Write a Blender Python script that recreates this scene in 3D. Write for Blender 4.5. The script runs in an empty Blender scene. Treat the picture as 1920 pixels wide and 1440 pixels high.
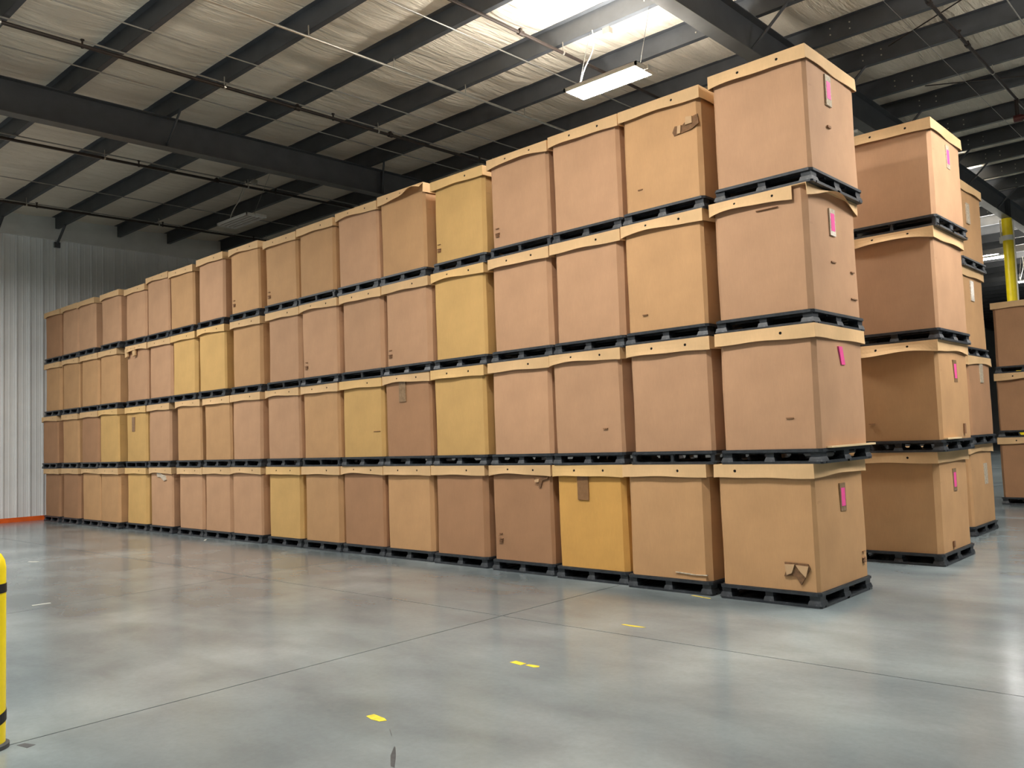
import bpy, bmesh, math, random
from mathutils import Vector, Matrix

S = bpy.context.scene
C = S.collection
PI = math.pi

# ------------------------------------------------------------------ camera
cam_d = bpy.data.cameras.new('camera')
cam = bpy.data.objects.new('camera', cam_d)
C.objects.link(cam)
cr = Vector((0.73878, 0.67297, -0.03616))
cu = Vector((0.06985, -0.02310, 0.99729))
cf = Vector((-0.67032, 0.73930, 0.06408))
m = Matrix.Identity(4)
for i in range(3):
    m[i][0], m[i][1], m[i][2] = cr[i], cu[i], -cf[i]
m[0][3], m[1][3], m[2][3] = 3.1257, -7.3983, 1.5973
cam.matrix_world = m
cam_d.sensor_width = 36.0
cam_d.lens = 1591.7 / 1920 * 36
cam_d.clip_start = 0.05
cam_d.clip_end = 300
S.camera = cam

# ------------------------------------------------------------------ world and view
w = bpy.data.worlds.new('world')
S.world = w
w.use_nodes = True
w.node_tree.nodes['Background'].inputs[0].default_value = (0.6, 0.65, 0.7, 1)
w.node_tree.nodes['Background'].inputs[1].default_value = 0.0
S.view_settings.view_transform = 'Standard'
S.view_settings.look = 'None'
S.view_settings.exposure = 0.0
S.view_settings.gamma = 1.0
S.view_settings.use_curve_mapping = False
S.cycles.sample_clamp_indirect = 6.0
S.cycles.blur_glossy = 1.0

LAMP = 142.0       # radiance of a lit lamp lens
LAMP_UP = 850.0     # radiance of the slots in the top of a lit lamp

# ------------------------------------------------------------------ helpers
def srgb(r, g, b):
    f = lambda c: (c / 255 / 12.92) if c / 255 <= 0.04045 else ((c / 255 + 0.055) / 1.055) ** 2.4
    return (f(r), f(g), f(b), 1.0)

class MB:
    """collects simple shapes and links them as one mesh object"""
    def __init__(s):
        s.v = []; s.f = []; s.mi = []; s.cur = 0
    def box(s, x0, x1, y0, y1, z0, z1):
        n = len(s.v)
        s.v += [(x0, y0, z0), (x1, y0, z0), (x1, y1, z0), (x0, y1, z0), (x0, y0, z1), (x1, y0, z1), (x1, y1, z1), (x0, y1, z1)]
        s.add([(0, 3, 2, 1), (4, 5, 6, 7), (0, 1, 5, 4), (1, 2, 6, 5), (2, 3, 7, 6), (3, 0, 4, 7)], n)
        return s
    def add(s, faces, n=0):
        for q in faces:
            s.f.append(tuple(i + n for i in q)); s.mi.append(s.cur)
    def hexa(s, pts):
        n = len(s.v); s.v += [tuple(p) for p in pts]
        s.add([(0, 3, 2, 1), (4, 5, 6, 7), (0, 1, 5, 4), (1, 2, 6, 5), (2, 3, 7, 6), (3, 0, 4, 7)], n)
        return s
    def tube(s, a, b, r, seg=10, r2=None):
        a = Vector(a); b = Vector(b); d = (b - a).normalized()
        t = Vector((0, 0, 1)) if abs(d.z) < .9 else Vector((1, 0, 0))
        x = d.cross(t).normalized(); y = d.cross(x)
        n = len(s.v); r2 = r if r2 is None else r2
        for k, (p, rr) in enumerate(((a, r), (b, r2))):
            for i in range(seg):
                an = 2 * PI * i / seg
                s.v.append(tuple(p + x * math.cos(an) * rr + y * math.sin(an) * rr))
        s.add([(i, (i + 1) % seg, seg + (i + 1) % seg, seg + i) for i in range(seg)], n)
        s.add([tuple(range(seg - 1, -1, -1)), tuple(range(seg, 2 * seg))], n)
        return s
    def lathe(s, prof, seg=24, cx=0, cy=0):
        n = len(s.v); k = len(prof)
        for r, z in prof:
            for i in range(seg):
                an = 2 * PI * i / seg
                s.v.append((cx + r * math.cos(an), cy + r * math.sin(an), z))
        for j in range(k - 1):
            s.add([(j * seg + i, j * seg + (i + 1) % seg, (j + 1) * seg + (i + 1) % seg, (j + 1) * seg + i) for i in range(seg)], n)
        s.add([tuple(range(seg - 1, -1, -1)), tuple((k - 1) * seg + i for i in range(seg))], n)
        return s
    def mesh(s, name, mats, smooth=False, sharp=35):
        me = bpy.data.meshes.new(name)
        me.from_pydata(s.v, [], s.f)
        mats = mats if isinstance(mats, (list, tuple)) else [mats]
        for mm in mats: me.materials.append(mm)
        for p, i in zip(me.polygons, s.mi): p.material_index = i
        bm = bmesh.new(); bm.from_mesh(me); bmesh.ops.recalc_face_normals(bm, faces=bm.faces); bm.to_mesh(me); bm.free()
        if smooth:
            me.shade_smooth()
            me.set_sharp_from_angle(angle=math.radians(sharp))
        me.update()
        return me
    def build(s, name, mats, parent=None, smooth=False, loc=None):
        return obj(name, s.mesh(name, mats, smooth), parent, loc)

def obj(name, me, parent=None, loc=None, rot=None, scale=None):
    o = bpy.data.objects.new(name, me)
    C.objects.link(o)
    if parent is not None: o.parent = parent
    if loc is not None: o.location = loc
    if rot is not None: o.rotation_euler = rot
    if scale is not None: o.scale = scale
    return o

def tag(o, label=None, cat=None, group=None, kind=None):
    if label: o['label'] = label
    if cat: o['category'] = cat
    if group: o['group'] = group
    if kind: o['kind'] = kind
    return o

def thing(name, label, cat, loc=(0, 0, 0), rotz=0, group=None):
    o = obj(name, None, None, loc, (0, 0, rotz))
    o.empty_display_size = .1
    return tag(o, label, cat, group)

# ------------------------------------------------------------------ materials
def new_mat(name):
    mt = bpy.data.materials.new(name); mt.use_nodes = True
    nt = mt.node_tree
    return mt, nt, nt.nodes['Principled BSDF']

def N(nt, t, **kw):
    n = nt.nodes.new(t)
    for k, v in kw.items(): setattr(n, k, v)
    return n

def noise(nt, scale, detail=4, rough=.55, coord='Object', stretch=None, dist=0.0):
    tc = N(nt, 'ShaderNodeTexCoord'); src = tc.outputs[coord]
    if stretch:
        mp = N(nt, 'ShaderNodeMapping'); mp.inputs['Scale'].default_value = stretch
        nt.links.new(src, mp.inputs[0]); src = mp.outputs[0]
    n = N(nt, 'ShaderNodeTexNoise')
    n.inputs['Scale'].default_value = scale; n.inputs['Detail'].default_value = detail
    n.inputs['Roughness'].default_value = rough; n.inputs['Distortion'].default_value = dist
    nt.links.new(src, n.inputs['Vector'])
    return n.outputs['Fac']

def ramp(nt, fac, stops):
    r = N(nt, 'ShaderNodeValToRGB')
    e = r.color_ramp.elements
    while len(e) < len(stops): e.new(.5)
    for el, (p, c) in zip(e, stops): el.position = p; el.color = c
    nt.links.new(fac, r.inputs[0])
    return r.outputs[0]

def mix(nt, a, b, fac, mode='MIX'):
    n = N(nt, 'ShaderNodeMix', data_type='RGBA', blend_type=mode)
    for sock, v in ((n.inputs[6], a), (n.inputs[7], b), (n.inputs[0], fac)):
        if isinstance(v, (int, float)): sock.default_value = v
        elif isinstance(v, tuple): sock.default_value = v
        else: nt.links.new(v, sock)
    return n.outputs[2]

def bump(nt, bs, h, strength, dist=.01):
    b = N(nt, 'ShaderNodeBump'); b.inputs['Strength'].default_value = strength; b.inputs['Distance'].default_value = dist
    nt.links.new(h, b.inputs['Height']); nt.links.new(b.outputs[0], bs.inputs['Normal'])

def simple(name, col, rough=.5, metal=0.0, var=.12, vscale=6, spec=.5, emit=None, strength=0):
    mt, nt, bs = new_mat(name)
    f = noise(nt, vscale, 5)
    lo = tuple(c * (1 - var) for c in col[:3]) + (1,); hi = tuple(min(1, c * (1 + var)) for c in col[:3]) + (1,)
    nt.links.new(ramp(nt, f, [(.3, lo), (.7, hi)]), bs.inputs['Base Color'])
    bs.inputs['Roughness'].default_value = rough; bs.inputs['Metallic'].default_value = metal
    bs.inputs['Specular IOR Level'].default_value = spec
    if emit:
        bs.inputs['Emission Color'].default_value = emit; bs.inputs['Emission Strength'].default_value = strength
    return mt

def cardboard(name, rough=.75):
    """kraft board; the tone of each box comes from the object's own colour"""
    mt, nt, bs = new_mat(name)
    oi = N(nt, 'ShaderNodeObjectInfo')
    f1 = noise(nt, 2.2, 5)
    f2 = noise(nt, 90, 3, stretch=(1, 1, .15))
    c1 = mix(nt, oi.outputs['Color'], ramp(nt, f1, [(.32, (.91, .905, .90, 1)), (.68, (1.06, 1.055, 1.05, 1))]), 1.0, 'MULTIPLY')
    c2 = mix(nt, c1, ramp(nt, f2, [(.3, (.97, .97, .97, 1)), (.7, (1.02, 1.02, 1.02, 1))]), 1.0, 'MULTIPLY')
    f3 = noise(nt, 5, 8, .7, stretch=(1, 1, 2.5))
    c3 = mix(nt, c2, ramp(nt, f3, [(.66, (1, 1, 1, 1)), (.78, (.80, .78, .75, 1))]), 1.0, 'MULTIPLY')
    nt.links.new(c3, bs.inputs['Base Color'])
    bs.inputs['Roughness'].default_value = rough
    bs.inputs['Specular IOR Level'].default_value = .3
    bump(nt, bs, f2, .12, .004)
    return mt

M = {}
M['board'] = cardboard('kraft_cardboard')
M['board_in'] = simple('torn_cardboard', srgb(120, 88, 60), .9, var=.3, vscale=30)
M['hole'] = simple('hole_shade', (.006, .005, .004, 1), .9)
M['tape'] = simple('brown_tape', srgb(140, 104, 70), .3, var=.15, vscale=20)
M['clear'] = simple('crumpled_clear_tape', srgb(205, 190, 168), .22, var=.25, vscale=40)
M['clear_dark'] = simple('clear_tape', srgb(150, 122, 92), .2, var=.2, vscale=30)
M['pink'] = simple('pink_paper', srgb(245, 85, 160), .6, var=.08, vscale=14)
M['print'] = simple('brown_ink', srgb(140, 101, 70), .8, var=.2, vscale=60)
M['pallet'], nt, bs = new_mat('black_plastic')
f = noise(nt, 9, 8, .7)
nt.links.new(ramp(nt, f, [(.35, (.014, .017, .021, 1)), (.60, (.036, .042, .050, 1)), (.78, (.13, .14, .15, 1))]), bs.inputs['Base Color'])
bs.inputs['Roughness'].default_value = .42
bump(nt, bs, noise(nt, 40, 3), .15, .004)
M['steel'] = simple('charcoal_painted_steel', srgb(66, 69, 73), .48, var=.18, vscale=3)
M['steel_lit'] = simple('lit_underside_steel', srgb(84, 84, 82), .5, var=.15, vscale=3)  # charcoal steel lightened to imitate light on the lower flanges
M['pipe'] = simple('dark_iron_pipe', srgb(52, 44, 40), .5, metal=.4, var=.25, vscale=8)
M['redpipe'] = simple('dark_red_pipe', srgb(84, 32, 30), .5, var=.2, vscale=8)
M['galv'] = simple('galvanised_tube', srgb(190, 186, 176), .32, metal=.75, var=.15, vscale=12)
M['rod'] = simple('galvanised_strap', srgb(150, 148, 142), .45, metal=.4, var=.1, vscale=12)
M['white'] = simple('white_enamel', srgb(225, 226, 222), .35, var=.05)
M['lampgrey'] = simple('unlit_lamp_reflector', srgb(120, 108, 98), .4, var=.1)
M['cord'] = simple('white_cord', srgb(215, 212, 200), .5, var=.05)
M['lens'] = simple('lit_lens', (1, 1, 1, 1), .4, emit=(1.0, .98, .945, 1), strength=LAMP)
M['slot'] = simple('lit_slot', (1, 1, 1, 1), .4, emit=(1.0, .94, .85, 1), strength=LAMP_UP)
M['yellow'] = simple('safety_yellow', srgb(250, 222, 20), .38, var=.06)
M['ytape'] = simple('worn_yellow_tape', srgb(232, 205, 60), .5, var=.3, vscale=25)
M['black'] = simple('black_band', srgb(22, 22, 22), .5)
M['orange'] = simple('orange_paint', srgb(232, 100, 32), .42, var=.12, vscale=5)
M['wall'] = simple('white_panel', srgb(236, 238, 237), .42, var=.05, vscale=1.2)
M['dimwall'] = simple('grey_wall', srgb(150, 152, 150), .5, var=.05, vscale=1.2)
M['flash'] = simple('grey_flashing', srgb(215, 216, 212), .45, var=.08, vscale=2)
M['joint'] = simple('joint_filler', srgb(48, 50, 50), .8, var=.2, vscale=9)
M['scrap'] = simple('paper_scrap', srgb(225, 225, 215), .7, var=.1)
M['skid'] = simple('rubber_skid', srgb(60, 62, 64), .6, var=.3, vscale=20)

# polished concrete
mt, nt, bs = new_mat('polished_concrete')
f1 = noise(nt, .45, 4, .5, 'Object', dist=.3)
f2 = noise(nt, 1.3, 4, .5, 'Object', stretch=(.7, 1.4, 1), dist=.25)
f3 = noise(nt, 24, 6, .7)
base = ramp(nt, f1, [(.30, srgb(110, 122, 126)), (.5, srgb(128, 139, 142)), (.70, srgb(157, 167, 168))])
c2 = mix(nt, base, ramp(nt, f2, [(.28, (.76, .77, .78, 1)), (.5, (.98, .98, .98, 1)), (.74, (1.18, 1.18, 1.17, 1))]), 1.0, 'MULTIPLY')
c3 = mix(nt, c2, ramp(nt, f3, [(.3, (.93, .93, .93, 1)), (.7, (1.05, 1.05, 1.05, 1))]), 1.0, 'MULTIPLY')
nt.links.new(c3, bs.inputs['Base Color'])
rr = N(nt, 'ShaderNodeMapRange'); rr.inputs[3].default_value = .15; rr.inputs[4].default_value = .22
nt.links.new(f2, rr.inputs[0]); nt.links.new(rr.outputs[0], bs.inputs['Roughness'])
bs.inputs['Specular IOR Level'].default_value = .5
M['concrete'] = mt

# vinyl faced roof insulation
mt, nt, bs = new_mat('insulation_vinyl')
f1 = noise(nt, .5, 5)
f2 = noise(nt, 3.0, 7, .6, stretch=(2.2, .25, 1), dist=.8)
f3 = noise(nt, 1.1, 6, .65, stretch=(3.0, .3, 1), dist=1.2)
nt.links.new(ramp(nt, f1, [(.3, srgb(222, 211, 192)), (.7, srgb(240, 230, 212))]), bs.inputs['Base Color'])
bs.inputs['Roughness'].default_value = .5
mm = N(nt, 'ShaderNodeMath', operation='ADD'); nt.links.new(f2, mm.inputs[0]); nt.links.new(f3, mm.inputs[1])
bump(nt, bs, mm.outputs[0], .9, .12)
M['vinyl'] = mt

# ------------------------------------------------------------------ the building shell (x along the rows, y across, z up)
XW, XE, YS, YN = -20.4, 25.0, -24.0, 62.0
SL = .0143                                  # slope of the roof across the building
zr = lambda y: 7.5 + SL * y                 # underside of the purlins

fl = MB().box(XW - .2, XE, YS, YN, -.30, -.02).build('floor', M['joint'])
tag(fl, 'smooth grey polished concrete floor', None, None, 'structure')
xs = [XW - .2, -15.5, -11.10, -6.66, -2.24, 2.2, 6.6, 11.0, 15.4, 19.8, XE]
ys = [YS, -19.3, -10.5, -1.73, 7.05, 15.8, 24.6, 33.4, 42.2, 51.0, YN]
G = .0065
for i in range(len(xs) - 1):
    for j in range(len(ys) - 1):
        b = MB().box(xs[i] + G, xs[i + 1] - G, ys[j] + G, ys[j + 1] - G, -.02, 0)
        b.build('slab', M['concrete'], fl)

# left end wall: ribbed steel panels
wl = MB().box(XW - .15, XW - .02, YS, YN, 0, 8.6).build('wall_left', M['wall'])
tag(wl, 'white ribbed metal panel end wall', None, None, 'structure')
prof = []
for k in range(3):
    y = k * .305
    prof += [(y, 0), (y + .085, 0), (y + .098, .006), (y + .110, .006), (y + .122, 0), (y + .185, 0), (y + .198, .006), (y + .210, .006), (y + .222, 0), (y + .226, 0), (y + .250, .040), (y + .272, .040), (y + .294, .0)]
prof.append((.915, 0))
pm = MB()
for (y, d) in prof: pm.v += [(d, y, 0), (d, y, 7.36)]
pm.add([(2 * i, 2 * i + 2, 2 * i + 3, 2 * i + 1) for i in range(len(prof) - 1)])
pmesh = pm.mesh('wall_panel', M['wall'])
y = -10.02
k = 0
while y < 14:
    obj('wall_panel', pmesh, wl, (XW - .012, y, 0)); y += .915
tr = MB().hexa([(XW - .03, YS, 7.18), (XW + .06, YS, 7.18), (XW + .06, YN, 7.18 + SL * 8), (XW - .03, YN, 7.18 + SL * 8),
                (XW - .03, YS, 8.6), (XW + .02, YS, 8.6), (XW + .02, YN, 8.6), (XW - .03, YN, 8.6)]).build('trim_1', M['flash'])
tag(tr, 'plain grey flashing along the top of the end wall', None, None, 'structure')
tag(MB().box(XE, XE + .2, YS, YN, -.3, 8.8).build('wall_right', M['dimwall']), 'grey side wall', None, None, 'structure')
tag(MB().box(XW, XE, YS - .2, YS, -.3, 8.8).build('wall_front', M['dimwall']), 'grey wall behind the open floor', None, None, 'structure')
tag(MB().box(XW, XE, YN, YN + .2, -.3, 9.2).build('wall_back', M['dimwall']), 'grey far wall', None, None, 'structure')

# purlins (y of the far edge of the lower flange)
PY = [-2.09, -.45, .99, 2.59, 4.0, 5.67, 7.05, 8.64, 10.05, 11.94, 13.5, 15.0]
v = PY[0] - 1.55
low = []
while v > YS + .3: low.append(v); v -= 1.55
PY = low[::-1] + PY
v = PY[-1] + 1.55
while v < YN - .3: PY.append(v); v += 1.55
PD = .30
bolt = MB().tube((0, 0, 0), (0, -.010, 0), .012, 8).mesh('bolt', M['galv'])
for y in PY:
    z = zr(y)
    b = MB()
    yw = y - .085
    b.box(XW, XE, yw - .004, yw + .004, z, z + PD)
    b.box(XW, XE, yw, y, z, z + .006)
    b.box(XW, XE, y - .004, y, z, z + .022)
    b.box(XW, XE, yw - .085, yw, z + PD - .006, z + PD)
    o = b.build('roof_purlin', M['steel'])
    tag(o, 'dark grey steel roof purlin under the insulation, running to the white end wall', 'purlin', 'roof purlins')
    if 0 < y < 22:
        for dx in (-.85, -.55, .55, .85):
            for dz in (.10, .20):
                obj('bolt', bolt, o, (-2.24 + dx, yw - .004, z + dz))

# sagging insulation between the purlins
random.seed(3)
ribsx = [-18.2, -16.1, -14.03, -12.0, -10.0, -8.22, -6.75, -5.33, -3.9, -2.2, -.65, .61, 2.2, 4.0]
xs_ = []
x = XW - .1
while x < 6: xs_.append(x); x += .16
while x < XE: xs_.append(x); x += 1.5
xs_.append(XE)
ed = [YS] + [q - .085 for q in PY] + [YN]
cm = MB()
K = 8
rows = []
for a, b_ in zip(ed[:-1], ed[1:]):
    amp = random.uniform(.03, .06)
    ph = random.uniform(0, 6)
    for k in range(K):
        t = k / K
        rows.append((a + (b_ - a) * t, t, amp, ph))
rows.append((ed[-1], 0, 0, 0))
for (yy, t, amp, ph) in rows:
    for x in xs_:
        s = math.sin(PI * t)
        dz = -amp * s
        for rx in ribsx:
            d = x - rx
            if abs(d) < 1.1:
                dz += s * .050 * math.exp(-(d / .16) ** 2) - s * .040 * math.exp(-((d - .38 - .1 * math.sin(ph)) / .22) ** 2)
        dz += s * .018 * math.sin(x * 3.1 + ph * 2 + yy * .8) * math.sin(x * .9 + ph)
        cm.v.append((x, yy, zr(yy) + PD + .012 + dz))
nx = len(xs_)
cm.add([(j * nx + i, j * nx + i + 1, (j + 1) * nx + i + 1, (j + 1) * nx + i) for j in range(len(rows) - 1) for i in range(nx - 1)])
ce = cm.build('ceiling', M['vinyl'], smooth=True)
tag(ce, 'cream vinyl-faced roof insulation sagging between the purlins', None, None, 'structure')
rf = MB().hexa([(XW, YS, zr(YS) + .5), (XE, YS, zr(YS) + .5), (XE, YN, zr(YN) + .5), (XW, YN, zr(YN) + .5),
                (XW, YS, zr(YS) + .6), (XE, YS, zr(YS) + .6), (XE, YN, zr(YN) + .6), (XW, YN, zr(YN) + .6)]).build('roof_deck', M['flash'], ce)

# rafters: tapered I beams across the building
def rafter(x, label, braces, stiff, group=None):
    t = thing('roof_rafter', label, 'roof beam', (x, 0, 0), 0, group)
    y0, y1 = YS, YN
    d = .55
    zt = lambda y: zr(y) - .002
    def slab(n, xa, xb, za, zb):
        MB().hexa([(xa, y0, zt(y0) + za), (xb, y0, zt(y0) + za), (xb, y1, zt(y1) + za), (xa, y1, zt(y1) + za),
                   (xa, y0, zt(y0) + zb), (xb, y0, zt(y0) + zb), (xb, y1, zt(y1) + zb), (xa, y1, zt(y1) + zb)]).build(n, M['steel'] if n != 'lower_flange' else M['steel_lit'], t)
    slab('web', -.005, .005, -d + .012, -.012)
    slab('lower_flange', -.11, .11, -d, -d + .012)
    slab('upper_flange', -.11, .11, -.012, 0)
    for sy in stiff:
        b = MB()
        for sx in (-1, 1):
            b.box(*sorted((sx * .006, sx * .10)), sy - .006, sy + .006, zt(sy) - d + .014, zt(sy) - .014)
        b.build('stiffener_plate', M['steel'], t)
    for (ya, yb, sx) in braces:
        b = MB().tube((sx * .02, ya, zt(ya) - d + .03), (sx * .62, yb, zr(yb) + .05), .022, 6)
        b.build('fly_brace', M['steel'], t)
    return t
rafter(-2.24, 'dark steel roof beam with an underside toned as lit, carried by the yellow column', [(3.86, 3.93, 1), (7.0, 6.98, 1), (10.0, 9.98, 1), (13.45, 13.43, 1), (15.0, 14.95, 1), (18.0, 18.05, 1)], [19.18, 19.42, 12.4])
rafter(-11.2, 'dark steel roof beam crossing above the row between unlit lamp and lit lamp', [(4.35, 3.95, 1), (-.5, -.5, 1)], [4.35, -6])
rafter(6.85, 'dark steel roof beam over the open floor beyond the aisle', [], [])

# angle braces at the end wall
for y in (-3.64, -.45, .99):
    z = zr(y)
    b = MB().tube((XW + .62, y - .05, z), (XW + .05, y - .05, z - .42), .035, 4)
    b.box(XW + .03, XW + .10, y - .12, y + .02, z - .50, z - .36)
    o = b.build('wall_brace', M['steel'])
    tag(o, 'short dark steel brace slanting from a purlin to the end wall', 'brace', 'braces at the end wall')

# straps, pipes and conduits under the roof
def run(name, x, y0, y1, dz, r, mat, label, cat, group=None, seg=8):
    o = MB().tube((x, y0, zr(y0) + dz), (x, y1, zr(y1) + dz), r, seg).mesh(name, M[mat], True)
    return tag(obj(name, o), label, cat, group)
for x in (-16.4, -14.03, -10.0, -8.22, -5.33, -.65, .61):
    run('sag_rod', x, -12, 24, -.012, .004 if x == -.65 else .010, 'rod', 'thin pale strap running under the purlins from beam bay to bay', 'roof strap', 'thin straps under the purlins', 6)

def pipe_thing(x, y0, y1, dz, r, mat, label, heads=(), coup=(), hang=(), conduit=None, group=None):
    t = thing('sprinkler_pipe', label, 'pipe', (x, 0, 0), 0, group)
    me = MB().tube((0, y0, zr(y0) + dz), (0, y1, zr(y1) + dz), r, 10).mesh('pipe', M[mat], True); obj('pipe', me, t)
    for y in heads:
        z = zr(y) + dz + r
        b = MB().tube((0, y, z - .01), (0, y, z + .05), .014, 8).tube((0, y, z + .05), (0, y, z + .062), .03, 8)
        b.tube((0, y, z - r - .035), (0, y, z - r), .02, 8)
        b.build('sprinkler_head', M['pipe'], t)
    for y in coup:
        z = zr(y) + dz
        MB().tube((0, y - .045, z), (0, y + .045, z), r * 1.55, 10).box(-.02, .02, y - .02, y + .02, z, z + r * 2.4).build('coupling', M['pipe'], t)
    for y in hang:
        z = zr(y) + dz
        MB().box(-.006, .006, y - .006, y + .006, z, zr(y) + .02).tube((0, y - .015, z), (0, y + .015, z), r * 1.2, 10).build('hanger', M['galv'], t)
    if conduit:
        MB().tube((conduit, y0, zr(y0) - .02), (conduit, y1, zr(y1) - .02), .013, 6).build('conduit', M['rod'], t)
    return t
pipe_thing(-8.98, -14, 14, -.15, .028, 'pipe', 'dark sprinkler pipe nearest the bright conduit, with upright heads', (-2.76, 1.49, 5.2), (.75, 2.79), (-3.8, -.6, 2.5, 5.6), -.12)
pipe_thing(-13.55, -14, 14, -.15, .026, 'pipe', 'dark sprinkler pipe passing above the unlit lamp', (.07, 3.2), (1.75,), (-.6, 2.5, 5.6), -.12)
pipe_thing(-17.85, -14, 14, -.15, .026, 'pipe', 'dark sprinkler pipe running close to the end wall', (-.38, 2.6, 5.2), (), (-.6, 2.5, 5.6), -.3)
pipe_thing(-4.56, -14, 14, -.15, .026, 'pipe', 'dark sprinkler pipe passing beside the lit lamp', (), (1.53,), (2.5,))
pipe_thing(-6.66, -14, 14, -.15, .019, 'galv', 'shiny galvanised conduit crossing under the purlins', (), (), (-.6, .95, 2.5, 4.0))
t = pipe_thing(-.13, -14, 30, -.14, .026, 'pipe', 'dark sprinkler pipe beside the yellow column aisle with a red branch', (6.6,), (7.05, 5.1), (8.6,))
z = zr(10.3) - .14
MB().tube((0, 10.3, z), (0, 10.3, z - .34), .035, 10).build('drop_pipe', M['pipe'], t)
MB().tube((-.03, 10.3, z - .37), (1.9, 10.3, z - .37), .05, 12).tube((-.06, 10.3, z - .37), (.07, 10.3, z - .37), .065, 12).build('branch_pipe', M['redpipe'], t)
for a, b_ in (((-1.16, 6.6), (.7, 5.4)), ((-1.27, 8.85), (.9, 10.2))):
    o = MB().tube((a[0], a[1], zr(a[1]) + .06), (b_[0], b_[1], zr(b_[1]) + .03), .01, 6).build('brace_cable', M['pipe'])
    tag(o, 'thin dark bracing cable crossing below the purlins', 'cable', 'roof bracing cables')

# ------------------------------------------------------------------ lamps
def lamp(x, y, label, lit, group=None, detail=True, up=True):
    slots = up
    z = 6.40 + SL * y
    t = thing('high_bay_lamp', label, 'lamp', (x, y, z), 0, group)
    L, Wd = 1.22, .44
    b = MB()
    b.box(-L / 2, L / 2, -Wd / 2, -Wd / 2 + .018, 0, .055); b.box(-L / 2, L / 2, Wd / 2 - .018, Wd / 2, 0, .055)
    b.box(-L / 2, -L / 2 + .03, -Wd / 2, Wd / 2, 0, .055); b.box(L / 2 - .03, L / 2, -Wd / 2, Wd / 2, 0, .055)
    b.box(-L / 2, L / 2, -Wd / 2, Wd / 2, .050, .056)
    b.build('housing', M['white'], t)
    MB().box(-.28, .28, -.07, .07, .058, .11).build('driver_box', M['white'], t)
    MB().box(L / 2 - .02, L / 2 + .055, -.02, Wd / 2 - .01, -.012, .05).build('sensor_box', M['white'], t)
    if lit:
        b = MB(); xa, ya = L / 2 - .03, Wd / 2 - .02
        b.v = [(-xa, -ya, .004), (-xa, ya, .004), (xa, ya, .004), (xa, -ya, .004)]; b.add([(0, 1, 2, 3)])
        me = bpy.data.meshes.new('lens'); me.from_pydata(b.v, [], b.f); me.materials.append(M['lens']); obj('lens', me, t)
        for sy in ((-.15, .15) if slots else ()):
            me = bpy.data.meshes.new('top_slot'); xa = L / 2 - .08
            me.from_pydata([(-xa, sy - .022, .0575), (xa, sy - .022, .0575), (xa, sy + .022, .0575), (-xa, sy + .022, .0575)], [], [(0, 1, 2, 3)])
            me.materials.append(M['slot']); obj('top_slot', me, t)
    else:
        for k in range(4):
            yy = -.15 + k * .10
            MB().hexa([(-L / 2 + .03, yy - .04, .045), (L / 2 - .03, yy - .04, .045), (L / 2 - .03, yy + .04, .045), (-L / 2 + .03, yy + .04, .045),
                       (-L / 2 + .03, yy - .048, .050), (L / 2 - .03, yy - .048, .050), (L / 2 - .03, yy + .048, .050), (-L / 2 + .03, yy + .048, .050)]).build('reflector', M['lampgrey'], t)
            MB().tube((-L / 2 + .03, yy, .026), (L / 2 - .03, yy, .026), .009, 8).build('tube', M['lampgrey'], t)
        for k in range(3):
            yy = -.10 + k * .10
            MB().box(-L / 2 + .02, L / 2 - .02, yy - .006, yy + .006, .004, .046).build('louvre', M['white'], t)
    if detail:
        py = min(PY, key=lambda q: abs(q - (y + .5)))
        up = zr(py) - z
        for sx in (-.52, .52):
            MB().tube((sx, 0, .055), (sx - .12, py - y - .04, up), .004, 6).build('suspension_cable', M['rod'], t)
        pts = []
        for k in range(13):
            s = k / 12
            pts.append(Vector((-.50 - .05 * s + .06 * math.sin(PI * s), .01 + (py - y) * .8 * s - .05 * math.sin(2 * PI * s), .06 + (up - .06) * s)))
        b = MB()
        for a, b2 in zip(pts[:-1], pts[1:]): b.tube(a, b2, .009, 6)
        b.build('power_cord', M['cord'], t)
        MB().box(-.42, -.30, py - y - .03, py - y + .06, up - .09, up).build('junction_box', M['galv'], t)
OUT = ('lit high bay lamp over floor or aisle, on the lamp grid or added as fill', True, 'lit lamps over the open floor and aisles')
lamp(-3.45, 2.05, 'brightly lit white high bay lamp hanging beside the end of a roof beam', True)
lamp(-13.1, 2.05, 'unlit white high bay lamp with tube reflectors hanging under dark purlins', False)
lamp(-3.45, 22.5, 'brightly lit high bay lamp glowing behind the yellow column', True)
for y in (15.7, 29.3, 36.1): lamp(-3.45, y, *OUT)
for x, y in ((2.5, 2.95), (3.9, 2.0), (4.6, 6.0), (5.7, 15.7), (5.7, 22.5), (5.7, 29.3)): lamp(x, y, *OUT)  # nearest ones added to brighten the stack sides; far ones continue the grid
for x, y in ((-.6, -3.2), (-3.9, -3.6), (-11.7, -3.5), (-15.0, -4.4), (-12.4, -6.9)): lamp(x, y, *OUT, up=x > -5)  # first fits the shadow behind; others added to brighten row fronts and wall
for x in (-13.1, -3.45, 6.2): lamp(x, -11.5, *OUT)

# ------------------------------------------------------------------ steel column, bollard, rail
t = thing('steel_column', 'tall round yellow steel column with white clamp and conduit', 'column', (-2.24, 19.3, 0))
zc = zr(19.3) - .56
MB().lathe([(.13, 0), (.13, zc)], 24).build('post', M['yellow'], t, True)
MB().lathe([(.145, zc - .62), (.145, zc - .48)], 24).box(-.20, -.10, -.06, .06, zc - .66, zc - .50).build('clamp', M['white'], t, True)
MB().tube((.16, -.05, 3), (.16, -.05, zc - .1), .018, 8).tube((-.16, -.02, zc - .6), (-.16, -.02, zc - .02), .014, 8).build('conduit', M['cord'], t, True)
MB().box(-.2, .2, -.2, .2, 0, .02).build('base_plate', M['steel'], t)

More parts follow.
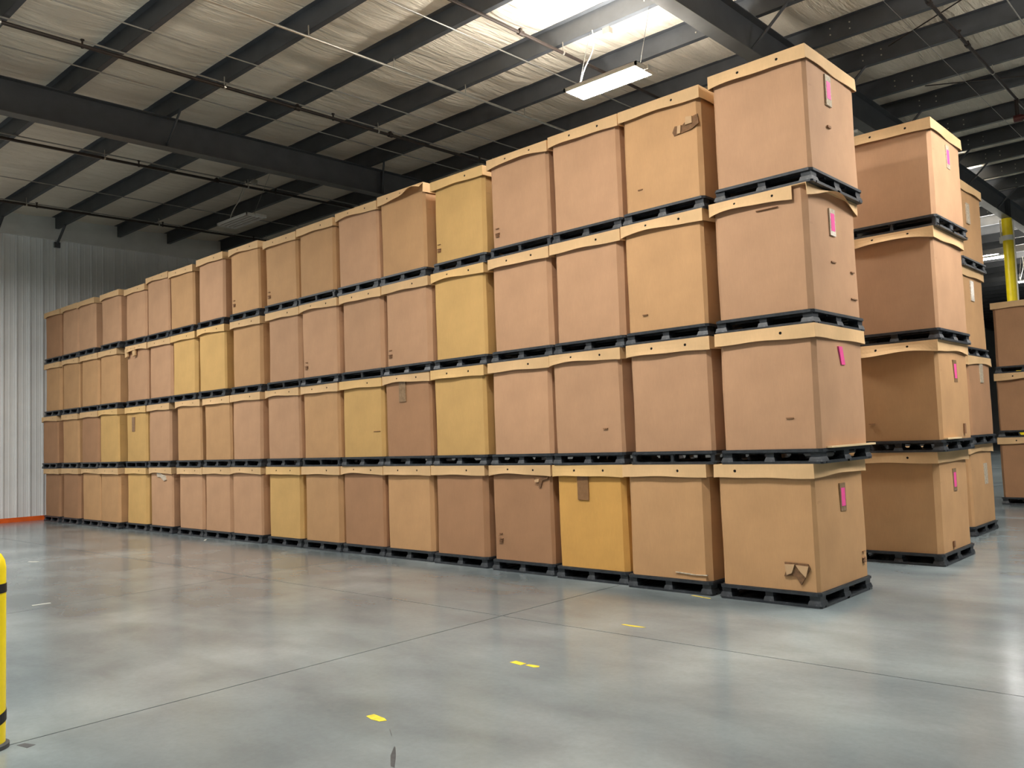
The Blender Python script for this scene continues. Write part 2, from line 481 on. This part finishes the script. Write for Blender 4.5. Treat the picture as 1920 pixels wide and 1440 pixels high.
t = thing('safety_bollard', 'yellow rounded safety bollard with two black bands', 'bollard', (-2.272, -5.849, 0))
MB().lathe([(.092, .02), (.094, .2), (.094, .98), (.088, 1.02), (.07, 1.055), (.04, 1.073), (.005, 1.078)], 32).build('sleeve', M['yellow'], t, True)
MB().lathe([(.097, .845), (.097, .895)], 32).build('band', M['black'], t, True)
b = MB()
for i in range(32):
    a0, a1 = 2 * PI * i / 32, 2 * PI * (i + 1) / 32
    h0, h1 = .12 + .03 * math.sin(a0), .12 + .03 * math.sin(a1)
    p = lambda a, r, h: (r * math.cos(a), r * math.sin(a), h)
    b.hexa([p(a0, .09, h0), p(a0, .0975, h0), p(a1, .0975, h1), p(a1, .09, h1), p(a0, .09, h0 + .055), p(a0, .0975, h0 + .055), p(a1, .0975, h1 + .055), p(a1, .09, h1 + .055)])
b.build('band', M['black'], t)
MB().lathe([(.112, 0), (.112, .022), (.097, .03)], 32).build('base_ring', M['skid'], t, True)

t = thing('guard_rail', 'low bright orange steel rail along the foot of the end wall', 'rail', (-19.95, 0, 0))
MB().box(-.07, 0, -9, 4.4, .0, .012).box(-.012, 0, -9, 4.4, .012, .11).build('angle_bar', M['orange'], t)
for y in (-8.5, -6.5, -4.5, -2.5, -.62, 1.4, 3.4):
    MB().box(-.07, -.012, y - .005, y + .005, .012, .10).build('gusset', M['orange'], t)

# ------------------------------------------------------------------ marks on the floor
def ftape(pts, label):
    b = MB(); n = len(pts)
    b.v = [(x, y, .0003) for x, y in pts] + [(x, y, .0016) for x, y in pts]
    b.add([tuple(range(n, 2 * n)), tuple(range(n - 1, -1, -1))] + [(i, (i + 1) % n, n + (i + 1) % n, n + i) for i in range(n)])
    o = b.build('floor_tape', M['ytape']); tag(o, label, 'tape', 'yellow tape strips on the floor')
ftape([(-1.10, -2.87), (-.985, -2.885), (-.975, -2.83), (-1.09, -2.815)], 'longer half of a torn yellow tape strip midway along the dashed line')
ftape([(-.955, -2.868), (-.865, -2.875), (-.84, -2.85), (-.86, -2.822), (-.95, -2.835)], 'shorter half of a torn yellow tape strip midway along the dashed line')
ftape([(-.99, -4.24), (-.92, -4.26), (-.85, -4.255), (-.825, -4.22), (-.87, -4.20), (-.98, -4.19)], 'stubby yellow tape strip beside the black skid mark')
ftape([(-1.13, -1.445), (-1.0, -1.455), (-.92, -1.44), (-.90, -1.42), (-1.0, -1.415), (-1.12, -1.42)], 'faded yellow tape strip nearest the pallets')
ftape([(-1.30, -.02), (-1.06, -.075), (-1.06, -.055), (-1.28, .0)], 'thin yellow tape sliver touching the corner of a floor pallet')
def mark(name, pts, mat, label=None):
    b = MB(); n = len(pts)
    b.v = [(x, y, .0002) for x, y in pts] + [(x, y, .0010) for x, y in pts]
    b.add([tuple(range(n, 2 * n))] + [(i, (i + 1) % n, n + (i + 1) % n, n + i) for i in range(n)])
    return b.build(name, M[mat], fl)
mark('skid_mark', [(-.47, -4.46), (-.455, -4.465), (-.36, -4.54), (-.24, -4.65), (-.27, -4.65), (-.38, -4.56)], 'skid')
mark('skid_mark', [(-.70, -4.30), (-.69, -4.31), (-.60, -4.37), (-.61, -4.36)], 'skid')
mark('skid_mark', [(-2.20, -5.72), (-2.10, -5.70), (-2.12, -5.65), (-2.20, -5.68)], 'skid')
for i, (x, y) in enumerate(((-11.0, -2.72), (-6.9, -4.0), (-11.15, .12))):
    o = MB().box(-.09, .09, -.015, .015, .0, .004).build('paper_scrap', M['scrap'])
    o.location = (x, y, .001); o.rotation_euler = (0, 0, .5 + i)
    tag(o, ('small white scrap on the floor near the orange rail', 'small white crumb on the open floor near the bollard', 'thin white scrap lying beside the floor pallets')[i], 'scrap')

# ------------------------------------------------------------------ pallets
PW, PDp, PH = 1.0, 1.20, .135
def bevbox(b, x0, x1, y0, y1, z0, z1, c):
    """box with chamfered vertical edges"""
    pts = [(x0 + c, y0), (x1 - c, y0), (x1, y0 + c), (x1, y1 - c), (x1 - c, y1), (x0 + c, y1), (x0, y1 - c), (x0, y0 + c)]
    n = len(b.v)
    b.v += [(x, y, z0) for x, y in pts] + [(x, y, z1) for x, y in pts]
    b.add([tuple(range(7, -1, -1)), tuple(range(8, 16))] + [(i, (i + 1) % 8, 8 + (i + 1) % 8, 8 + i) for i in range(8)], n)
def deck_mesh():
    b = MB()
    bevbox(b, -PW / 2, PW / 2, 0, PDp, PH - .030, PH - .006, .03)
    bevbox(b, -PW / 2 + .012, PW / 2 - .012, .012, PDp - .012, PH - .006, PH, .03)
    for k in range(5):
        y = .12 + k * .24
        b.box(-PW / 2 + .03, PW / 2 - .03, y - .02, y + .02, PH - .045, PH - .030)
    return b.mesh('deck', M['pallet'])
def frame_mesh():
    b = MB()
    for y0, y1 in ((0, .10), (.55, .65), (1.10, 1.20)): bevbox(b, -PW / 2, PW / 2, y0, y1, 0, .020, .02)
    for x0, x1 in ((-PW / 2, -PW / 2 + .10), (-.05, .05), (PW / 2 - .10, PW / 2)): b.box(x0, x1, .10, 1.10, 0, .019)
    # low lips around the lower deck
    b.box(-PW / 2 + .03, PW / 2 - .03, .004, .014, .018, .027); b.box(-PW / 2 + .03, PW / 2 - .03, PDp - .014, PDp - .004, .018, .027)
    b.box(PW / 2 - .014, PW / 2 - .004, .05, 1.15, .018, .027); b.box(-PW / 2 + .004, -PW / 2 + .014, .05, 1.15, .018, .027)
    return b.mesh('lower_frame', M['pallet'])
def block_mesh(wx, wy, flare):
    b = MB()
    def ring(sx, sy, z): return [(-sx, -sy, z), (sx, -sy, z), (sx, sy, z), (-sx, sy, z)]
    lv = [(wx / 2 + flare, wy / 2 + flare, .018), (wx / 2 + flare * .4, wy / 2 + flare * .4, .045), (wx / 2, wy / 2, .060), (wx / 2 - .006, wy / 2 - .006, .062), (wx / 2 - .004, wy / 2 - .004, PH - .03)]
    for sx, sy, z in lv: b.v += ring(sx, sy, z)
    for j in range(len(lv) - 1):
        b.add([(4 * j + i, 4 * j + (i + 1) % 4, 4 * j + 4 + (i + 1) % 4, 4 * j + 4 + i) for i in range(4)])
    b.add([(3, 2, 1, 0), tuple(4 * (len(lv) - 1) + i for i in range(4))])
    return b.mesh('block', M['pallet'])
me_deck, me_frame = deck_mesh(), frame_mesh()
me_blk, me_blk2 = block_mesh(.105, .13, .012), block_mesh(.085, .13, .012)
# second kind: window frames with thin posts
def wpost_mesh(wx):
    b = MB()
    bevbox(b, -wx / 2, wx / 2, -.055, .055, .018, PH - .03, .008)
    for sx in (-1, 1):
        for z0, z1, q in ((.018, .038, 1), (PH - .05, PH - .03, -1)):
            xa = sx * wx / 2; xb = sx * (wx / 2 + .022)
            zz = (z0, z1) if q == 1 else (z1, z0)
            n = len(b.v)
            b.v += [(xa, -.05, zz[0]), (xb, -.05, zz[0]), (xa, -.05, zz[1]), (xa, .05, zz[0]), (xb, .05, zz[0]), (xa, .05, zz[1])]
            b.add([(0, 1, 2), (3, 5, 4), (0, 3, 4, 1), (1, 4, 5, 2), (2, 5, 3, 0)], n)
    return b.mesh('post', M['pallet'])
me_wp, me_wp2 = wpost_mesh(.05), wpost_mesh(.04)
def pallet(x, y, z, rz, label, group, kind=0):
    t = thing('plastic_pallet', label, 'pallet', (x, y, z), rz, group)
    obj('deck', me_deck, t); obj('lower_frame', me_frame, t)
    for j, by in enumerate((.078, .60, 1.122)):
        for i, bx in enumerate((-.435, 0, .435)):
            if kind == 0: obj('block', me_blk if i != 1 else me_blk2, t, (bx, by, 0))
            else: obj('post', me_wp if i != 1 else me_wp2, t, (bx + (i - 1) * .03, by - .01, 0))
    return t

# ------------------------------------------------------------------ bulk boxes
BW, BD = .955, 1.13                # body; the lid is as large as the pallet
def body_mesh(seed, ch=.035):
    """open rounded tube of board, unit height, with bulge, scuffed foot and soft corners"""
    r = random.Random(seed)
    hx, hy = BW / 2, BD / 2
    pts = []                        # (x, y, nx, ny, edge weight)
    nseg = 8
    sides = [((-hx + ch, -hy), (hx - ch, -hy), (0, -1)), ((hx, -hy + ch), (hx, hy - ch), (1, 0)), ((hx - ch, hy), (-hx + ch, hy), (0, 1)), ((-hx, hy - ch), (-hx, -hy + ch), (-1, 0))]
    bul = [r.uniform(.000, .014) for _ in range(4)]
    for si, (a, c_, n) in enumerate(sides):
        for k in range(nseg + 1):
            t = k / nseg
            pts.append((a[0] + (c_[0] - a[0]) * t, a[1] + (c_[1] - a[1]) * t, n[0], n[1], math.sin(PI * t) * bul[si], si))
        nn = sides[(si + 1) % 4][2]
        cx, cy = (c_[0] - (n[0] * ch), c_[1] - (n[1] * ch))
        for k in ():
            an = k / 3
            dx = n[0] * math.cos(an * PI / 2) + nn[0] * math.sin(an * PI / 2); dy = n[1] * math.cos(an * PI / 2) + nn[1] * math.sin(an * PI / 2)
            q = ch * .96
            pts.append((cx + dx * q, cy + dy * q, dx, dy, 0, -1))
    b = MB(); nv = 10; k = len(pts)
    tw = r.uniform(-.008, .008); sk = r.uniform(-.006, .006)
    for j in range(nv + 1):
        v = j / nv
        for (x, y, nx, ny, e, si) in pts:
            o = e * math.sin(PI * min(1, v * 1.05)) + .0025 * math.sin(7 * v + 9 * x + seed) * (1 if si >= 0 else 0)
            b.v.append((x + nx * o + sk * (v - .5), y + ny * o + hy + tw * (v - .5), v))
    for j in range(nv):
        b.add([(j * k + i, j * k + (i + 1) % k, (j + 1) * k + (i + 1) % k, (j + 1) * k + i) for i in range(k)])
    b.add([tuple(nv * k + i for i in range(k)), tuple(range(k - 1, -1, -1))])
    return b.mesh('body', M['board'], True, 20)

LH = .128
LX, LYY = 1.0, 1.185
def lid_mesh(seed, flare=.022, arch=.02, holes=((.30, .70), ()), cut=None, droop=0.0, kink=None, end=False):
    """shallow tray lid, top at z = 0: top sheet and four hanging flanges with wavy free edges and punched holes"""
    r = random.Random(seed * 7 + 1)
    b = MB()
    hx, hy = LX / 2, LYY / 2
    T = .006
    b.box(-hx, hx, 0, LYY, -T, 0)
    cs = [(-hx, 0), (hx, 0), (hx, LYY), (-hx, LYY)]
    nrm = [(0, -1), (1, 0), (0, 1), (-1, 0)]
    for si in range(4):
        a = cs[si]; c_ = cs[(si + 1) % 4]; n = nrm[si]
        nu, nv = 20, 3
        fl_ = flare * r.uniform(.3, 1.3) * (1 if si in (0, 2) or end else .2); ar = arch * r.uniform(.2, 1.4)
        p1, p2 = r.uniform(0, 6), r.uniform(0, 6)
        skew = r.uniform(-.35, .35)
        hl = holes[0] if si in (0, 2) else holes[1]
        lim = 1.0
        if cut and si == cut[0]: lim = cut[1]
        def P(u, v, off):
            um = min(1, max(0, u))
            bell = math.sin(PI * (um ** (1 + skew)))
            out = (fl_ * bell + .004 * math.sin(5 * u + p1)) * v * v + .004 * math.sin(9 * u + p2) * v
            up = (ar * bell + .003 * math.sin(11 * u + p2) + .004 * math.sin(4.3 * u + p1)) * v
            out += droop * v
            if kink and si == kink[0]:
                kb = math.exp(-((u - kink[1]) / kink[2]) ** 2)
                out += kink[3] * kb * v; up += kink[4] * kb * v
            return (a[0] + (c_[0] - a[0]) * u * lim + n[0] * (out + off), a[1] + (c_[1] - a[1]) * u * lim + n[1] * (out + off), -LH * v + up)
        hid = {int(h * nu): h for h in hl}
        for off in (0, -.005):
            base = len(b.v)
            for j in range(nv + 1):
                for i in range(nu + 1): b.v.append(P(i / nu, j / nv, off))
            for j in range(nv):
                for i in range(nu):
                    q = (base + j * (nu + 1) + i, base + j * (nu + 1) + i + 1, base + (j + 1) * (nu + 1) + i + 1, base + (j + 1) * (nu + 1) + i)
                    if j == 1 and i in hid:
                        # punched hole: ring of faces between the cell and a circle
                        n0 = len(b.v); rad_u = .0145 / LX * nu; rad_v = .0145 / LH * nv
                        for k in range(12):
                            an = 2 * PI * k / 12 + PI * 1.25
                            b.v.append(P((i + .5 + math.cos(an) * rad_u) / nu, (j + .5 + math.sin(an) * rad_v) / nv, off))
                        crn = [q[0], q[1], q[2], q[3]]
                        for s_ in range(4):
                            c0, c1 = crn[s_], crn[(s_ + 1) % 4]
                            ks = [n0 + (s_ * 3 + d) % 12 for d in range(4)]
                            b.add([(c0, ks[1], ks[0]), (c0, c1, ks[2], ks[1]), (c1, ks[3], ks[2])])
                        if off == 0:
                            b.cur = 1  # near-black plate behind the hole stands in for the shade inside
                            n1 = len(b.v)
                            for du, dv in ((-.9, -.9), (.9, -.9), (.9, .9), (-.9, .9)):
                                b.v.append(P((i + .5 + du * rad_u * 1.2) / nu, (j + .5 + dv * rad_v * 1.2) / nv, -.0065))
                            b.add([(0, 1, 2, 3)], n1); b.cur = 0
                    else:
                        b.add([q])
        n0 = base - (len(b.v) - base) if False else None
        # free edge thickness
        e0 = len(b.v)
        for i in range(nu + 1): b.v.append(P(i / nu, 1, 0)); b.v.append(P(i / nu, 1, -.005))
        b.add([(e0 + 2 * i, e0 + 2 * i + 2, e0 + 2 * i + 3, e0 + 2 * i + 1) for i in range(nu)])
        for u in (0, 1):
            e1 = len(b.v)
            for j in range(nv + 1): b.v.append(P(u, j / nv, 0)); b.v.append(P(u, j / nv, -.005))
            b.add([(e1 + 2 * j, e1 + 2 * j + 2, e1 + 2 * j + 3, e1 + 2 * j + 1) for j in range(nv)])
    me = bpy.data.meshes.new('lid')
    me.from_pydata(b.v, [], b.f)
    me.materials.append(M['board']); me.materials.append(M['hole'])
    for p_, i_ in zip(me.polygons, b.mi): p_.material_index = i_
    me.update()
    return me

bodies = [body_mesh(s, ch) for s, ch in ((1, .03), (2, .04), (3, .045), (4, .03), (5, .055), (6, .035))]
lids = [lid_mesh(1), lid_mesh(2, .03, .026), lid_mesh(3, .012, .008), lid_mesh(4, .018, .014), lid_mesh(5, .034, .03), lid_mesh(6, .02, .01, ((.67,), ())), lid_mesh(7, .015, .022), lid_mesh(8, .03, .012, ((.32, .68), ()))]
lid_plain = lid_mesh(11, .02, .02, ((), ()))
lid_torn = lid_mesh(12, .03, .03, ((.34, .75), ()), (0, .86), 0, (1, .45, .35, .05, .075), True)
lid_sprung = lid_mesh(13, .05, .02, ((.22, .52), ()), None, 0, (0, .88, .22, .10, .055))
lid_tray = lid_mesh(14, .01, .006, ((.24,), ()), None, 0, (1, .5, .4, .02, .02))
lid_limp = lid_mesh(15, .03, .02, ((.32, .68), ()), None, 0, (0, .25, .25, .03, -.03))

TONE = {'p': (srgb(196, 154, 119), 'pinkish-brown'), 't': (srgb(198, 155, 110), 'tan'), 'y': (srgb(212, 171, 108), 'yellowish'),
        'd': (srgb(173, 131, 97), 'dull brown'), 'o': (srgb(216, 165, 90), 'golden')}
def bulk_box(x, y, z, h, rz, tone, label, group, vi, li=None, w=1.0):
    t = thing('bulk_box', label, 'box', (x, y, z), rz, group)
    r = random.Random(vi * 31 + 5)
    col = TONE[tone][0]
    k = r.uniform(.94, 1.06)
    o = obj('body', bodies[vi % len(bodies)], t, (0, .035, 0), None, (w, 1, h - .004)); o.color = (col[0] * k, col[1] * k, col[2] * k, 1)
    l = obj('lid', li if li is not None else lids[(vi * 5 + vi // 3) % len(lids)], t, (0, .0, h))
    lc = srgb(224, 186, 138) if tone in 'ptd' else srgb(228, 188, 128)  # paler than the body: different kraft, plus light on the slanted flanges
    k2 = r.uniform(.92, 1.04); l.color = (lc[0] * k2, lc[1] * k2, lc[2] * k2, 1)
    return t

BR = .01205                                  # the rows stand turned by this angle in the building
cb, sb = math.cos(BR), math.sin(BR)
def RW(x, y): return (cb * x + sb * y, -sb * x + cb * y)

CX = [[-.505, -1.602, -2.639, -3.697, -4.807, -5.854, -6.879, -7.904, -8.978, -10.129, -11.158, -12.185, -13.388, -14.516, -15.623, -16.66, -17.84, -19.044],
      [-.429, -1.514, -2.619, -3.662, -4.761, -5.819, -6.844, -7.897, -8.964, -10.101, -11.126, -12.217, -13.473, -14.506, -15.665, -16.69, -17.893, -19.138],
      [-.445, -1.537, -2.576, -3.605, -4.719, -5.78, -6.805, -7.869, -8.909, -10.09, -11.265, -12.393, -13.418, -14.443, -15.679, -16.733, -17.855, -18.976],
      [-.387, -1.518, -2.557, -3.582, -4.687, -5.827, -6.852, -7.925, -8.95, -10.101, -11.31, -12.445, -13.47, -14.495, -15.541, -16.866, -17.891, -18.969]]
BOW = [0, .04, .09, .13, .17, .19, .2, .2, .2, .2, .2, .2, .2, .2, .1, .1, .1, .1]
LEAN = [.02, .018, .014, .01, .006, .003] + [0] * 12
TOP = [5.11, 5.092, 5.108, 5.091, 5.077, 5.127, 5.097, 5.074, 5.058, 5.126, 5.15, 5.108, 5.14, 5.05, 5.075, 5.093, 5.11, 5.108]
DECK = [.135, 1.41, 2.672, 3.965]
TONES = ['ttoddtdtypppp' 'ytt' 'dd', 'pppp' 'ydyt' 'pptt' 'pyyd' 'td', 'ptpp' 'yppp' 'ptyy' 'pptt' 'tt', 'ptpp' 'ytpt' 'ttpt' 'pppp' 'pd']
KINDP = {(1, 1), (2, 6), (2, 8), (1, 7), (3, 3), (3, 7), (1, 13), (2, 15)}
ORD = ['first', 'second', 'third', 'fourth', 'fifth', 'sixth', 'seventh', 'eighth', 'ninth', 'tenth', 'eleventh', 'twelfth', 'thirteenth', 'fourteenth', 'fifteenth', 'sixteenth', 'seventeenth', 'eighteenth']
LEV = ['bottom', 'second-level', 'third-level', 'top']
rnd = random.Random(42)
BOX = {}
special = {(2, 0): lid_torn, (3, 5): lid_sprung, (0, 0): lid_tray, (2, 13): lid_limp, (3, 0): lids[2], (3, 3): lid_mesh(21, .03, .03), (3, 17): lid_plain, (3, 16): lid_plain, (3, 15): lid_plain, (3, 14): lid_plain}
for c in range(18):
    for k in range(4):
        z = DECK[k]
        top = TOP[c] if k == 3 else DECK[k + 1] - PH
        h = top - z
        x, y = CX[k][c], BOW[c] + LEAN[c] * z + rnd.uniform(-.012, .012)
        rz = -BR + rnd.uniform(-.006, .006)
        X, Y = RW(x, y)
        where = '%s long-row stack from the aisle end' % ORD[c]
        pallet(X, Y, z - PH, rz, 'black pallet under the %s box, %s' % (LEV[k], where), 'pallets of the long row', 1 if (k, c) in KINDP else 0)
        tn = TONES[k][c]
        BOX[(k, c)] = (bulk_box(X, Y, z, h, rz + rnd.uniform(-.004, .004), tn, '%s lidded box, %s in %s' % (TONE[tn][1], LEV[k], where), 'cardboard boxes of the long row', c * 4 + k, special.get((k, c))), h)

# second row: only its end stack shows
for k, (xr, tn, li) in enumerate(((.165, 't', lids[5]), (.245, 't', lid_limp), (.275, 'p', lids[4]), (.32, 'p', lids[2]))):
    z = DECK[k]; top = 5.08 if k == 3 else DECK[k + 1] - PH
    X, Y = RW(xr - BW / 2, 2.83 + (.02, .0, .0, .0)[k] + .01 * z)
    pallet(X, Y, z - PH, -BR + rnd.uniform(-.006, .006), 'black plastic pallet under the %s box of the middle row end stack' % LEV[k], 'pallets of the middle row', 0 if k < 3 else 1)
    BOX[('b', k)] = (bulk_box(X, Y, z, top - z, -BR, tn, '%s lidded box, %s of the middle row end stack standing across the narrow gap' % (TONE[tn][1], LEV[k]), 'cardboard boxes of the middle row', 100 + k, li), top - z)
# third row end stack
for k, (xr, tn) in enumerate(((-.25, 't'), (-.20, 'd'), (-.22, 't'), (-.18, 't'))):
    z = DECK[k]; top = 5.08 if k == 3 else DECK[k + 1] - PH
    X, Y = RW(xr - BW / 2, 5.70 + .02 * k)
    pallet(X, Y, z - PH, -BR, 'black plastic pallet under the %s box of the third row end stack' % LEV[k], 'pallets of the third row')
    BOX[('c', k)] = (bulk_box(X, Y, z, top - z, -BR, tn, '%s lidded box, %s of the third row end stack peeking out behind' % (TONE[tn][1], LEV[k]), 'cardboard boxes of the third row', 120 + k, lids[4] if k > 1 else lids[k]), top - z)
# shorter stack beyond, three boxes high
for k in range(3):
    z = DECK[k] - (.0 if k < 2 else .03); top = 3.88 if k == 2 else DECK[k + 1] - PH - (.03 if k == 1 else 0)
    X, Y = RW(-.64 + .02 * k, 11.0)
    pallet(X, Y, z - PH, -BR, 'black plastic pallet under the %s box of the three-high stack below the yellow column' % ('bottom', 'middle', 'top')[k], 'pallets of the three-high stack')
    BOX[('d', k)] = (bulk_box(X, Y, z, top - z, -BR, 'd', 'dull brown lidded box, %s of the three-high stack below the yellow column' % ('bottom', 'middle', 'top')[k], 'cardboard boxes of the three-high stack', 140 + k, lids[5] if k == 2 else (lid_limp if k == 1 else lids[3])), top - z)

# ------------------------------------------------------------------ labels, tape, prints and tears on the boxes
def plate(name, key, side, u, v, wd, ht, mat, th=.0015, off=.0, pts=None, under=None):
    """thin piece stuck on a box side; u, v are fractions of the side's width and the box height"""
    bx_, h = BOX[key]
    if pts is None: pts = [(-wd / 2, -ht / 2), (wd / 2, -ht / 2), (wd / 2, ht / 2), (-wd / 2, ht / 2)]
    n = len(pts); b = MB()
    o0 = .0165 + off
    for o in (o0 - .014, o0 + th):
        for (a, c_) in pts:
            if side == 'front': b.v.append((-BW / 2 + u * BW + a, .035 - o, v * h + c_))
            else: b.v.append((BW / 2 + o, .035 + u * BD + a, v * h + c_))
    b.add([tuple(range(n, 2 * n)), tuple(range(n - 1, -1, -1))] + [(i, (i + 1) % n, n + (i + 1) % n, n + i) for i in range(n)])
    return b.build(name, M[mat], under or bx_)
def sticker(key, u, v, tilt=0.0, tape='clear_dark', th=.33):
    q = lambda w_, a, c_: [(-w_ / 2 + tilt * a, a), (w_ / 2 + tilt * a, a), (w_ / 2 + tilt * c_, c_), (-w_ / 2 + tilt * c_, c_)]
    tp = None
    if tape: tp = plate('tape_strip', key, 'side', u, v, 0, 0, tape, .001, 0, q(.125, -th / 2, th / 2))
    plate('pink_label', key, 'side', u, v, 0, 0, 'pink', .002, .001, q(.085, -.085, .085), tp)
sticker((0, 0), .52, .705, 0, 'clear_dark', .26)
sticker((1, 0), .50, .76, -.30, None)
sticker((2, 0), .47, .755, 0, 'clear', .26)
sticker((3, 0), .42, .735, 0, 'clear', .30)
sticker(('b', 0), .50, .70, 0, 'clear_dark', .26)
sticker(('b', 1), .52, .70, -.05, 'clear_dark', .26)
sticker(('b', 3), .52, .70, 0, 'clear', .28)
for k, (u, v) in enumerate(((.62, .62), (.55, .80), (.45, .72), (.35, .60))):
    plate('clear_tape_patch', ('c', k), 'side', u, v, .16, .30, 'clear')
plate('tape_patch', (0, 2), 'front', .42, .80, .155, .32, 'tape')
plate('tape_patch', (1, 5), 'front', .41, .79, .14, .28, 'clear_dark')
plate('tape_patch', (1, 13), 'front', .38, .68, .14, .30, 'tape')
plate('clear_tape_patch', (0, 12), 'front', .55, .86, 0, 0, 'clear', .003, 0, [(-.22, .06), (-.2, -.02), (-.05, -.03), (.08, -.10), (.2, -.08), (.16, .0), (.0, .03), (-.1, .07)])
# printed maker's marks low on some boxes: lines of ink and a little block
def prints(key, u, v, side='front'):
    plate('printed_mark', key, side, u, v + .055, .055, .006, 'print', .0006)
    plate('printed_mark', key, side, u, v, .070, .010, 'print', .0006)
    plate('printed_mark', key, side, u, v - .017, .066, .010, 'print', .0006)
    plate('printed_mark', key, side, u, v - .034, .060, .010, 'print', .0006)
for key, u, v in (((0, 3), .13, .22), ((2, 5), .12, .14), ((3, 3), .11, .16), ((3, 4), .10, .17), ((3, 8), .12, .15), ((2, 7), .12, .15), ((3, 9), .12, .15)):
    prints(key, u, v)
prints((0, 0), .90, .16, 'side')
def dash(key, side, u, v, wd, ht=.010): plate('scuff', key, side, u, v, wd, ht, 'print', .0006)
dash((1, 0), 'front', .72, .25, .07); dash((2, 1), 'front', .24, .15, .06); dash((3, 1), 'front', .22, .20, .06)
dash((1, 2), 'front', .76, .23, .06); dash((2, 0), 'front', .60, .86, .22, .006); dash((1, 6), 'front', .86, .32, .14, .007)
dash((2, 0), 'side', .45, .42, .10, .012); dash((2, 0), 'side', .85, .38, .08, .010); dash((3, 0), 'side', .40, .42, .07, .022)
dash((2, 0), 'side', .85, .15, .14, .010); dash(('b', 0), 'side', .35, .06, .05, .07); dash(('b', 1), 'side', .74, .10, .06, .12); dash(('b', 1), 'front', .2, .18, .07, .01)
# tears: dark opening with bent flaps of board
def tear(key, side, u, v, hole, flaps):
    to = plate('tear_opening', key, side, u, v, 0, 0, 'board_in', .0006, 0, hole)
    for pts in flaps:
        o = plate('torn_flap', key, side, u, v, 0, 0, 'board', .010, .004, pts, to)
        o.color = (srgb(200, 165, 126))
tear((0, 0), 'front', .80, .155, [(-.12, .075), (.10, .07), (.12, .03), (.06, -.07), (.03, -.12), (-.01, -.06), (-.05, -.04), (-.13, -.055), (-.11, .0)],
     [[(-.115, .055), (-.02, .06), (-.05, -.02), (-.10, -.04)], [(-.01, .055), (.11, .05), (.08, -.05), (.03, .0)]])
tear((3, 1), 'front', .90, .66, [(-.22, -.02), (-.19, .04), (-.10, .03), (-.02, .08), (.08, .10), (.09, .0), (.0, -.04), (-.10, -.05), (-.2, -.06)],
     [[(-.16, -.05), (-.15, .03), (-.11, .03), (-.12, -.05)], [(-.06, .02), (-.05, .10), (.02, .09), (.02, .02)]])
tear((0, 3), 'front', .86, .86, [(-.12, .01), (.10, .03), (.09, .0), (.01, -.02), (-.02, -.10), (-.05, -.10), (-.04, -.02), (-.11, -.02)],
     [[(-.10, -.01), (-.03, .0), (-.04, -.04), (-.10, -.04)]])
plate('scuff', (0, 1), 'front', .80, .055, 0, 0, 'clear', .0008, 0, [(-.20, .006), (-.05, .0), (.02, -.006), (.16, .0), (.16, -.010), (.0, -.014), (-.2, -.002)])
# board sleeve edges sticking out on the pallets
plate('loose_liner', (1, 0), 'side', .55, .012, 0, 0, 'board', .035, .0, [(-.5, -.012), (.58, -.012), (.58, .006), (-.5, .002)]).color = srgb(226, 200, 158)
plate('loose_liner', ('b', 1), 'side', .40, .012, 0, 0, 'board', .03, .0, [(-.42, -.012), (.1, -.012), (.1, .006), (-.42, .004)]).color = srgb(226, 200, 158)
# hanging ends of the limp lid
for a in (-.44, -.08):
    plate('torn_flap', (2, 13), 'front', .5, .93, 0, 0, 'board', .02, .03, [(a, -.16), (a + .12, -.14), (a + .10, .02), (a - .02, .02)]).color = srgb(214, 178, 132)
